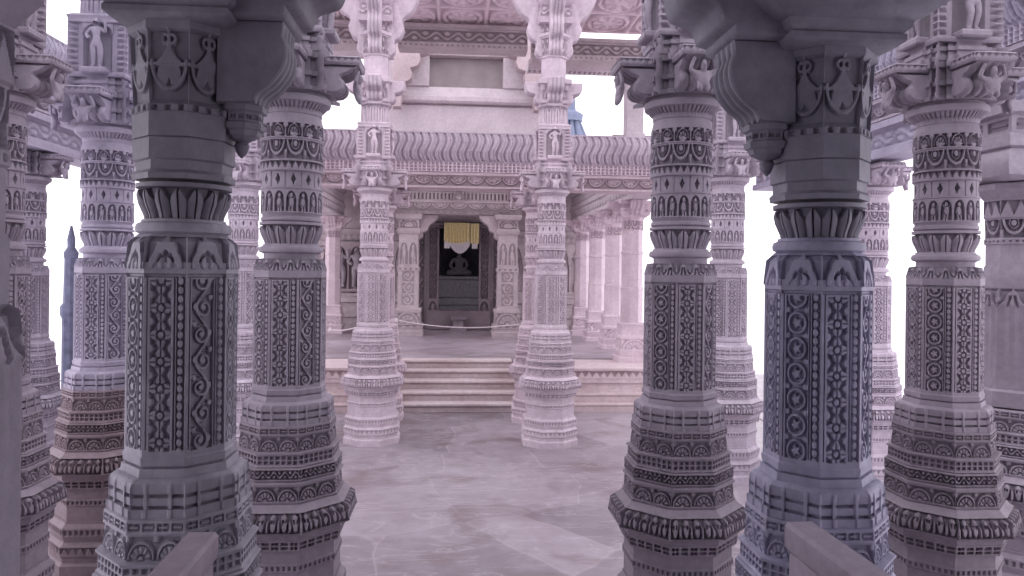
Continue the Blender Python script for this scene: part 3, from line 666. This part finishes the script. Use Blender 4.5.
for nm, a, b, lab in (('trim_1', -3.3, sx0-.02, 'moulded marble platform edge left of the steps'), ('trim_2', sx1+.02, 3.4, 'moulded marble platform edge right of the steps')):
    o = struct(nm, run(nm, b-a, PLP, [(12,13,P_tri,.014,int((b-a)/.09)),(0,1,P_riser_shadow,.001,2),(3,4,P_riser_shadow,.001,2)], .012, .006), M_STEP, lab, 'platform edge', (1.08,1.05,1.06)); o.location = ((a+b)/2, ys0+.20, 0)  # ledge faces carry painted shading along their upper edge

# ------------------------------------------------------------------ back aisle: plain columns, shrine wall, ceiling
def P_worn_fret(u, v, a, k): return 1-.6*(1-P_fret(u, v, a, k))
S['pillar_base'] = ring('pillar_base', [(0,.21),(.06,.21),(.07,.19),(.10,.19),(.12,.20),(.16,.20),(.18,.175),(.30,.175),(.31,.19),(.34,.19),(.36,.165),(.48,.16),(.50,.17),(.52,.15)], [(.18,.30,P_halflotus,.01,1)], n=4, nf=30, dz=.01)
S['pillar_shaft'] = ring('pillar_shaft', [(.52,.138),(.95,.138),(.955,.143),(.985,.143),(.99,.130),(1.42,.13),(1.43,.138),(1.46,.138),(1.47,.128),(1.74,.128)], [], nf=1)
S['pillar_band'] = ring('pillar_band', [(1.74,.128),(1.75,.136),(1.88,.134),(1.89,.145),(1.91,.145)], [(1.75,1.88,P_festoon,.014,1)], nf=24, dz=.008)
S['pillar_capital'] = ring('pillar_capital', [(1.91,.15),(1.94,.175),(1.96,.175),(1.98,.19),(2.03,.19),(2.04,.165),(2.08,.165),(2.09,.21),(2.13,.21)], [(1.98,2.03,P_dent,.01,4)], n=4, nf=32, dz=.01)
S['pillar_bracket'] = extrude('pillar_bracket', [(.08,1.93)]+smooth_curve([(.16,1.93),(.22,1.95),(.23,2.0),(.28,2.02),(.33,2.06)],4)+[(.34,2.13),(.08,2.13)], .16, .008, 3)
pp = None
def pillar(px, d, label, tn, group='plain pillars of the back aisle'):
    global pp
    x, y = at(px, d)
    if pp is None:
        pp = empty('aisle_pillar')
        for k in ('pillar_base','pillar_shaft','pillar_band','pillar_capital'): put(k, M_PALE, pp)
        for q in range(4): put('pillar_bracket', M_PALE, pp, rz=q*PI/2)
        c = pp
    else: c = copy_tree(pp)
    c.location = (x, y, PZ); tag(c, label, 'column', group, 'thing'); tint(c, tn); return c
for (px, d), lab in zip([(632,9.9),(614,11.5),(597,12.75),(582,13.8)], ['nearest', 'second', 'third', 'farthest']):
    pillar(px, d, lab+' of the four plain pale pillars right of the stairs on the platform', (1.18,1.12,1.14))
pillar(333, 13.6, 'plain pale pillar on the platform left of the stairs, before the figure panel', (1.0,.93,.94))
struct('floor_3', box('floor_3', 3.52, 5.2, 5.6, 12, -.12, 0, .002), M_FLOOR, 'outer aisle floor strip on the right', 'floor')
struct('floor_4', box('floor_4', -5.0, -3.42, 4.6, 12, -.12, 0, .002), M_FLOOR, 'outer aisle floor strip on the left', 'floor')
# porch of the shrine
def P_porchshaft(u, v, a, k): return np.where((np.abs(u) < .6) & (np.mod(v*3, 1) > .12), np.maximum(.3, vine(u/.6, v*2/a/.6)), 1)
S['porch_base'] = ring('porch_base', [(0,.27),(.08,.27),(.10,.25),(.14,.25),(.15,.26),(.2,.26),(.22,.225),(.42,.22),(.43,.235),(.48,.235),(.5,.20)], [(.22,.42,P_halflotus,.014,1),(.15,.2,P_tri,.01,4)], n=4, nf=36, dz=.01)
S['porch_shaft'] = ring('porch_shaft', [(.5,.185),(1.15,.18),(1.16,.195),(1.22,.195),(1.23,.175),(1.82,.17)], [(.52,1.15,P_porchshaft,.014,1),(1.16,1.22,P_dent,.01,4),(1.25,1.7,P_figs,.014,2)], n=4, nf=44, dz=.01)
S['porch_capital'] = ring('porch_capital', [(1.82,.19),(1.87,.21),(1.91,.21),(1.92,.18),(2.07,.18),(2.08,.22),(2.13,.24),(2.17,.24)], [(1.92,2.07,P_mask,.02,1)], n=4, nf=36, dz=.01)
S['porch_bracket'] = extrude('porch_bracket', [(.08,1.72)]+smooth_curve([(.18,1.72),(.24,1.76),(.25,1.84),(.33,1.88),(.36,1.97),(.44,2.03),(.52,2.12)],4)+[(.52,2.17),(.08,2.17)], .2, .014, 3)
pt = None
for px, lab, rz in ((409, 'squat carved pillar left of the shrine doorway with a stepped bracket', 0), (507, 'squat carved pillar right of the shrine doorway with a stepped bracket', PI)):
    x, y = at(px, 13.35)
    if pt is None:
        pt = empty('porch_pillar'); c = pt
        for k in ('porch_base','porch_shaft','porch_capital'): put(k, M_WARM, pt)
        put('porch_bracket', M_WARM, pt)
    else:
        c = copy_tree(pt)
        for o in kids(c):
            if o.name.startswith('porch_bracket'): o.rotation_euler = (0,0,PI)
    c.location = (x, y, PZ); tag(c, lab, 'column', 'pillars of the shrine porch', 'thing')
xl, yl = at(409, 13.35); xr, yr = at(507, 13.35); xc = (xl+xr)/2; L = xr-xl+.5
pl = empty('porch_lintel', (xc, (yl+yr)/2, PZ+2.17))
link('scalloped_beam', run('scalloped_beam', L, [(-.2,0),(-.2,.06),(-.17,.07),(-.17,.20),(-.2,.21),(-.2,.24),(.2,.24),(.2,0)], [(0,1,P_creeper,.015,9),(2,3,P_scallop,.02,7)], .012, .01), M_WARM, pl)
link('grille_frieze', run('grille_frieze', L-.5, [(-.16,.24),(-.16,.40),(-.2,.41),(-.2,.44),(.2,.44),(.2,.24)], [(0,1,P_dent,.03,26)], .008, .012), M_WARM, pl)
link('crest', ring('crest', [(.24,.09),(.3,.1),(.42,.08),(.46,.03)], [(.24,.42,P_mask,.02,1)], n=4, nf=20, dz=.01), M_WARM, pl).location = (0,-.15,0)
tag(pl, 'carved lintel with scalloped beam and small grille over the shrine porch', 'lintel', None, 'thing')

# shrine wall with moulded courses, doorway in the middle
_, yw = at(459, 14.75)
x459, _ = at(459, 14.75)
WP = [(0,0),(-.25,0),(-.25,.12),(-.21,.14),(-.21,.22),(-.26,.25),(-.26,.36),(-.16,.42),(-.16,.5),(-.22,.53),(-.22,.62),(-.12,.64),(-.12,.70),(-.05,.72),(-.05,1.72),(-.10,1.74),(-.16,1.84),(-.16,1.95),(-.08,1.98),(-.08,2.6),(0,2.74)]
for nm, a, b, lab in (('wall_left', -3.4, x459-.98, 'moulded shrine wall left of the doorway'), ('wall_right', x459+.98, 3.5, 'moulded shrine wall right of the doorway')):
    o = struct(nm, run(nm, b-a, WP, [(13,14,P_figs,.07,max(3,int((b-a)/.28))),(2,3,P_tri,.02,12),(8,9,P_creeper,.015,14),(15,16,P_leaf,.015,20)], .02, .018), M_WARM, lab, 'wall'); o.location = ((a+b)/2, yw, PZ)
o = struct('wall_back', box('wall_back', x459-.98, x459+.98, yw-.12, yw-.02, PZ+2.09, PZ+2.74), M_WARM, 'carved wall panel above the shrine doorway', 'wall')
# figure panel on the left
xf, _ = at(348, 14.4)
fp = empty('figure_panel', (xf, yw-.135, PZ+.74))
link('panel_slab', tile('panel_slab', .62, .96, P_crowd, .05, 60, 90, 2, 1), M_WARM, fp).location = (0, -.06, 0)
for dx_ in (-.155, .155):
    s_ = link('statuette', DANCER, M_COL, fp); s_.location = (dx_, -.06, .08); s_.scale = (.8,)*3
tag(fp, 'wall panel with two standing carved figures left of the shrine', 'relief', None, 'thing'); tint(fp, (.72,.68,.7))
# doorway
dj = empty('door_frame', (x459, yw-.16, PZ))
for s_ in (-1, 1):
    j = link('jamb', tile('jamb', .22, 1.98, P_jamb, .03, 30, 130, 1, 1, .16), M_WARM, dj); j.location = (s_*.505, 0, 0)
    j3 = link('porch_shade_jamb', tile('porch_shade_jamb', .36, 1.98, P_jamb, .04, 36, 110, 1, 1, .16), M_WARM, dj); j3.location = (s_*.80, .05, 0)  # added wide strips standing in for porch shade beside the door
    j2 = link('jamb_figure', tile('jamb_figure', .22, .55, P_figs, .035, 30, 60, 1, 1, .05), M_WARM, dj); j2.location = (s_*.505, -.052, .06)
link('door_head', run('door_head', 1.94, [(-.02,1.985),(-.02,2.06),(-.06,2.07),(-.06,2.12),(.13,2.12),(.13,1.985)], [(0,1,P_halflotus,.02,7)], .012, .01), M_WARM, dj)
link('threshold', box('threshold', -.62, .62, -.10, .16, 0, .38, .015), M_WARM, dj)
link('threshold_half_moon', ring('threshold_half_moon', [(0,.17),(.05,.17),(.06,.11),(.09,.1),(.2,.1),(.22,.15),(.27,.16)], [], n=0, nf=40), M_PALE, dj).location = (0, -.28, 0)
tag(dj, 'carved stone door frame around the dark shrine doorway', 'door frame', None, 'thing'); tint(dj, (.5,.47,.5))  # dark tint puts the porch shade into the frame colour
# chamber
ch = empty('shrine_chamber', (x459, yw, PZ))
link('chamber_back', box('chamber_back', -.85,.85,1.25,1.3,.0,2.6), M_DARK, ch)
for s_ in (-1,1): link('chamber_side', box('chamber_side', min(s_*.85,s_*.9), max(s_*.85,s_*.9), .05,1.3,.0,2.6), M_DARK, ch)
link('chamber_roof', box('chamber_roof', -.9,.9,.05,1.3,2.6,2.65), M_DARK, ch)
tag(ch, 'dark inner chamber behind the shrine doorway', 'chamber', None, 'thing')
al = empty('altar', (x459, yw+.75, PZ))
for nm_, w_, d_, z0, z1 in (('altar_step',.58,.42,.0,.45),('altar_step',.52,.36,.45,.60),('altar_block',.42,.30,.60,.98),('altar_top',.46,.33,.98,1.05)):
    link(nm_, box(nm_, -w_, w_, -d_, d_, z0, z1, .02), M_IDOL, al)
tag(al, 'stepped dark stone altar inside the shrine under the seated statue', 'altar', None, 'thing')
idl = link('seated_statue', SEATED, M_IDOL); idl.location = (x459, yw+.75, PZ+1.055); idl.scale = (.6,)*3
tag(idl, 'dark cross-legged seated statue in the dark shrine doorway', 'statue')
# canopy cloth over the doorway
cl = empty('cloth_valance', (x459+.03, yw-.30, PZ+1.68))
def cloth(name, w, h, folds, amp, scallop=0, nx=80, ny=14):
    X = np.linspace(-w/2, w/2, nx); T = np.linspace(0, 1, ny)
    low = h*(1-scallop*np.abs(np.sin((X/w+.5)*PI*3))**.6*0-scallop*(X/(w/2))**2)
    P = np.stack([np.broadcast_to(X, (ny, nx)), amp*np.sin((X/w)*folds*2*PI)[None, :]*(.4+.6*T[:, None]), .42-T[:, None]*low[None, :]], -1).reshape(-1, 3)
    me = mesh_np(name, P, grid_quads(ny, nx, False), np.zeros(nx*ny)); return me
link('yellow_cloth', cloth('yellow_cloth', .50, .40, 9, .018, .12), M_YEL, cl).location = (-.08, 0, .0)
o = link('yellow_end', cloth('yellow_end', .17, .40, 3, .014, 0, 40), M_YEL, cl); o.location = (.27,.03,.0)
link('white_fringe', cloth('white_fringe', .40, .60, 16, .008, .28, 120), M_WHT, cl).location = (-.02, .04, .0)
for s_ in (-.27, .27): link('white_end', cloth('white_end', .11, .50, 4, .008, 0, 40), M_WHT, cl).location = (s_, .045, 0)
link('rod', tube('rod', [(-.5,.02,.425),(0,.02,.425),(.5,.02,.425)], .012), M_IRON, cl)
tag(cl, 'yellow cloth valance with white fringe hanging over the dark doorway', 'valance')
# ropes across the platform
def rope(p, q, sag, label, n=24):
    pts = [(p[0]+(q[0]-p[0])*i/n, p[1]+(q[1]-p[1])*i/n, p[2]+(q[2]-p[2])*i/n-sag*4*(i/n)*(1-i/n)) for i in range(n+1)]
    t = empty('rope_barrier', (0,0,0)); link('rope', tube('rope', pts, .009), M_ROPE, t)
    for e in (p, q): 
        lp = link('rope_knot', ring('rope_knot', [(-.035,.02),(0,.028),(.035,.02)], [], n=0, nf=12), M_ROPE, t); lp.location = e
    tag(t, label, 'rope', 'ropes across the platform'); return t
a1 = at(397, 12.9); a2 = at(523, 12.9)
rope((*a1, PZ+.30), (*a2, PZ+.26), .10, 'pale sagging rope stretched in front of the shrine doorway')
b1 = at(331, 12.6); b2 = at(366, 12.2)
rope((*b1, PZ+.14), (*b2, PZ+.28), .05, 'short pale rope left of the stairs, below the figure panel')
c1 = at(527, 12.3); c2 = at(592, 12.2)
rope((*c1, PZ+.28), (*c2, PZ+.24), .06, 'short pale rope right of the stairs, before the plain pillars')
# aisle ceiling, its middle left open to let sky light brighten the platform
struct('ceiling', box('ceiling', -3.2, 3.3, 12.9, 15.6, PZ+2.745, PZ+2.80, .004), M_WARM, 'flat stone ceiling before the shrine', 'ceiling')
struct('ceiling_3', box('ceiling_3', -3.2, -1.75, yp+.2, 12.89, PZ+2.745, PZ+2.80, .004), M_WARM, 'flat stone ceiling of the aisle on the left', 'ceiling')
struct('ceiling_4', box('ceiling_4', 1.8, 3.3, yp+.2, 12.89, PZ+2.745, PZ+2.80, .004), M_WARM, 'flat stone ceiling of the aisle on the right', 'ceiling')
bm_ = run('aisle_beam', 5.2, [(-.14,0),(-.14,.05),(-.11,.06),(-.11,.2),(-.14,.21),(-.14,.27),(-.11,.28),(-.11,.5),(-.14,.51),(-.14,.605),(.14,.605),(.14,.51),(.11,.5),(.11,.28),(.14,.27),(.14,.21),(.11,.2),(.11,.06),(.14,.05),(.14,0)], [(2,3,P_scallop,.02,26),(6,7,P_creeper,.015,26),(12,13,P_creeper,.015,26),(16,17,P_scallop,.02,26)], .016, .014)
for xx_, rz_, lab in ((2.33, PI/2, 'carved beam running back over the four plain pillars'), (-2.28, PI/2, 'carved beam running back over the plain pillars beside the figure panel')):
    o = link('aisle_beam', bm_, M_PALE); o.location = (xx_, 11.85, PZ+2.132); o.rotation_euler = (0,0,rz_); tag(o, lab, 'beam', 'aisle beams', 'thing')

# ------------------------------------------------------------------ upper storey above the long parapet
_, yu = at(462, 10.9)
uz = lambda py, d: EYE+(269-py)*d/F
UW = empty('wall_upper', (0,0,0))
xa, _ = at(385, 10.9); xb, _ = at(548, 10.9); xa -= .0
z0u, z1u = 2.99, 5.3
x0n, _ = at(427, 10.9); x1n, _ = at(501, 10.9); zn0 = uz(88,10.9); zn1 = uz(57,10.9); zc = uz(105,10.9)
link('lower_panel', box('lower_panel', xa, xb, yu, yu+.3, z0u, zc, .03), M_PALE, UW)
link('cornice', run('cornice', xb-xa, [(-.06,zc),(-.09,zc+.03),(-.09,zc+.09),(-.02,zc+.12),(.02,zn0),(.28,zn0),(.28,zc)], []), M_PALE, UW).location = ((xa+xb)/2, yu, 0)
for nm_, p_, q_ in (('niche_side', xa, x0n), ('niche_side', x1n, xb)): link(nm_, box(nm_, p_, q_, yu-.01, yu+.3, zn0+.002, zn1, .01), M_PALE, UW)
link('niche_top', box('niche_top', xa, xb, yu-.02, yu+.3, zn1+.002, z1u, .01), M_WARM, UW)
link('niche_recess', box('niche_recess', x0n, x1n, yu+.14, yu+.24, zn0, zn1, .005), M_RECESS, UW)
tag(UW, 'upper wall with a plain rectangular grey recess above the long parapet', 'wall', None, 'structure')
S['stepped_bracket'] = extrude('stepped_bracket', [(0,-.85),(.12,-.85),(.14,-.62),(.18,-.60),(.18,-.50),(.26,-.46),(.28,-.36),(.25,-.30),(.36,-.26),(.40,-.16),(.38,-.10),(.50,-.06),(.52,.0),(.52,.08),(0,.08)], .22, .01, 3)
for px, rz, lab in ((391, 0, 'stepped corbel left of the grey upper recess'), (541, PI, 'stepped corbel right of the grey upper recess')):
    x, y = at(px, 10.6); o = link('stepped_corbel', S['stepped_bracket'], M_WARM, UW); o.location = (x, yu-.22, uz(50,10.6)); o.rotation_euler = (0,0,rz); tint(o, (1.05,1,1))
# high beam with small figures, coffered ceiling behind the corner columns
_, yh = at(462, 740/84)
zb0, zb1 = uz(52, 740/84), uz(29, 740/84)
def high_beam(x0, x1, label, y, z0, z1):
    o = link('frieze_beam', run('frieze_beam', x1-x0, [(-.14,z0),(-.14,z0+.05),(-.11,z0+.06),(-.11,z1-.05),(-.14,z1-.04),(-.14,z1),(.14,z1),(.14,z0)], [(2,3,P_creeper,.025,int((x1-x0)/.22)),(0,1,P_dent,.01,int((x1-x0)/.06))], .012, .01), M_WARM)
    o.location = ((x0+x1)/2, y, 0); tag(o, label, 'beam', 'high carved frieze beams', 'thing'); return o
high_beam(-.72, .80, 'high carved frieze beam above the grey recess between the two corner columns', yh, zb0, zb1)
high_beam(.86, 2.75, 'high carved frieze beam above the open sky, right of the corner columns', yh, uz(60,740/84), uz(38,740/84))
high_beam(-2.4, -.80, 'high carved frieze beam above the open sky, left of the corner columns', yh, zb0, zb1)
o = link('eave_slab', run('eave_slab', 1.9, [(-.2,0),(-.2,.05),(.14,.05),(.14,0),(.1,-.05),(-.12,-.05)], [(4,5,P_dent,.02,30)], .012, .02), M_PALE); o.location = (1.8, yh+.45, uz(66,8.81+.45)); tag(o, 'pale eave slab with small teeth at the top of the right sky opening', 'eave', None, 'thing')
o = link('eave_slab', run('eave_slab', 1.6, [(-.2,0),(-.2,.05),(.14,.05),(.14,0)]), M_PALE); o.location = (-1.62, yh+.45, uz(60,8.81+.45)); tag(o, 'pale eave slab at the top of the left sky opening', 'eave', None, 'thing')
def coffer_flat(x0, x1, label, n):
    me = tile('coffered_ceiling', x1-x0, 1.35, P_ceil, .03, n*26, 60, n, 2, .12)
    # turn slab so that its carved face looks down
    V = np.empty(len(me.vertices)*3, np.float32); me.vertices.foreach_get('co', V); V = V.reshape(-1, 3)
    V = np.stack([V[:, 0], V[:, 2], V[:, 1]], 1); me.vertices.foreach_set('co', V.ravel()); me.flip_normals(); me.update()
    o = link('coffered_ceiling', me, M_PALE); o.location = ((x0+x1)/2, yh-1.22, 4.60)
    tag(o, label, 'ceiling panel', 'coffered ceiling panels', 'thing'); tint(o, (1.5,1.42,1.42)); return o
coffer_flat(-.78, .84, 'coffered rosette ceiling panel high between the two corner columns', 3)
coffer_flat(.88, 2.6, 'coffered rosette ceiling panel high right of the corner columns', 3)
coffer_flat(-2.4, -.82, 'coffered rosette ceiling panel high left of the corner columns', 3)
# upright post in right sky opening
x, y = at(634, 8.35); y = yp-.14
o = link('upper_post', ring('upper_post', [(3.202,.11),(3.25,.11),(3.26,.095),(3.8,.095),(3.82,.11),(3.95,.12),(3.97,.15),(4.05,.15)], [], n=4, nf=1), M_PALE); o.location = (x, y+.12, 0); tag(o, 'plain square post at the right side of the upper sky opening', 'post', None, 'thing')
x, y = at(322, 8.9)
# ------------------------------------------------------------------ porch overhead
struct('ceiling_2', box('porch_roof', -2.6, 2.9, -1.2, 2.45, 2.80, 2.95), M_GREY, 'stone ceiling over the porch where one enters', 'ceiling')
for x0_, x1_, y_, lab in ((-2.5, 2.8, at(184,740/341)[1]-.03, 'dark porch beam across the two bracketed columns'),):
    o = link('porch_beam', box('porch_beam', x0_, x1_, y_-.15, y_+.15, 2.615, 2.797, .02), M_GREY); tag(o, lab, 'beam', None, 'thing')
struct('wall_light_block', box('wall_light_block', -2.6, 2.9, -1.4, -1.2, 0, 2.95), M_GREY, 'added unseen wall behind the entrance porch, blocking light', 'wall')  # added behind the camera to keep light off the near columns
struct('wall_block_left', box('wall_block_left', -2.6, -2.4, -1.2, -.2, 0, 2.80), M_GREY, 'added unseen side wall shading the entrance porch on the left', 'wall')  # both side walls added to darken the near column faces
struct('wall_block_right', box('wall_block_right', 2.7, 2.9, -1.2, -.2, 0, 2.80), M_GREY, 'added unseen side wall shading the entrance porch on the right', 'wall')
# seat-back slabs beside the entrance
def seat_back(p0, p1, ztop, side, label, tn):
    L = math.dist(p0, p1)
    prof = [(0,ztop),(-.10*side,ztop),(-.115*side,ztop-.02),(-.115*side,ztop-.06),(-.09*side,ztop-.08),(-.04*side,.45),(.02*side,.45),(.0,ztop-.04)]
    t = empty('seat_back_slab', ((p0[0]+p1[0])/2, (p0[1]+p1[1])/2, 0), math.atan2(p1[1]-p0[1], p1[0]-p0[0]))
    pan = run('slab_panel', L, [(-.045,.0),(-.045,.50),(-.035,.515),(-.02,ztop-.076),(.03,ztop-.076),(.05,.5),(.05,0)], [(2,3,P_diamond,.012,int(L/.12))], .008, .008)
    cp = run('slab_coping', L+.02, [(-.03,ztop-.075),(-.04,ztop-.062),(-.04,ztop-.01),(-.032,ztop),(.032,ztop),(.04,ztop-.01),(.04,ztop-.062),(.03,ztop-.075)], [(1,2,P_dent,.004,int(L/.05))], .01, .01)
    link('slab_panel', pan, M_COL, t); link('slab_coping', cp, M_COL, t)
    tag(t, label, 'seat back', 'stone seat backs by the entrance', 'thing'); tint(t, tn); return t
seat_back((-.63, 1.9), (-.60, .5), 1.03, 1, 'low stone seat-back slab running forward from the dark grey column', (.66,.62,.66))
seat_back((.93, .5), (.90, 1.86), 1.05, 1, 'low stone seat-back slab running forward from the blue grey column', (.72,.69,.75))

# ------------------------------------------------------------------ outside
def spire(px, d, z0, h, r, label, mat):
    x, y = at(px, d)
    t = empty('temple_spire', (x, y, z0))
    link('tower', ring('tower', [(0,r),(h*.25,r*.98),(h*.5,r*.8),(h*.75,r*.48),(h*.9,r*.2)], [(0,h*.9,P_flute,r*.12,3)], n=4, nf=24, dz=h/30), mat, t)
    link('finial', ring('finial', [(h*.9,r*.28),(h*.93,r*.3),(h*.95,r*.12),(h,r*.1),(h*1.06,r*.02)], [], n=0, nf=20), mat, t)
    tag(t, label, 'spire', None, 'thing'); return t
spire(569, 26, -.3, 8.0, 1.45, 'distant blue grey temple spire seen through the right sky opening', M_SPIRE)
def outpost(px, d, zt, label, r=.08):
    x, y = at(px, d); t = empty('slender_pillar', (x, y, -.3))
    link('pillar_shaft', ring('slender_shaft', [(0,r*1.5),(.3,r*1.5),(.32,r),(zt*.7,r),(zt*.72,r*1.25),(zt*.76,r*1.25),(zt*.78,r*.9),(zt,r*.8)], [], nf=1), M_SLATE, t)
    link('finial', ring('slender_finial', [(zt,r*.9),(zt+.06,r),(zt+.12,r*.5),(zt+.2,r*.55),(zt+.34,.01)], [], n=0, nf=16), M_SLATE, t)
    tag(t, label, 'pillar', None, 'thing')
outpost(71, 7.6, 2.05, 'slender dark blue pillar outside, in the bright left gap', .07)
outpost(994, 7.0, 2.0, 'slender dark pillar outside, in the bright right gap', .04)

# ------------------------------------------------------------------ light
wd = bpy.data.worlds.new('overcast_sky'); bpy.context.scene.world = wd; wd.use_nodes = True
bg = wd.node_tree.nodes['Background']; bg.inputs['Color'].default_value = (.97,.915,1.0,1); bg.inputs['Strength'].default_value = 1.0

# ------------------------------------------------------------------ camera
cam = bpy.data.cameras.new('camera'); co = bpy.data.objects.new('camera', cam); C.objects.link(co)
cam.sensor_width = 36; cam.lens = F/1024*36; cam.shift_y = -19/1024
co.location = (0,0,EYE)
from mathutils import Matrix
ROLL = math.radians(-.7)
co.rotation_euler = (Matrix.Rotation(-PSI, 4, 'Z') @ Matrix.Rotation(PI/2, 4, 'X') @ Matrix.Rotation(-ROLL, 4, 'Z')).to_euler()
cam.clip_start = .05
sc = bpy.context.scene; sc.camera = co
sc.view_settings.view_transform = 'Standard'; sc.view_settings.look = 'None'; sc.view_settings.exposure = 1.12
sc.cycles.max_bounces = 8; sc.cycles.diffuse_bounces = 5; sc.cycles.use_denoising = True
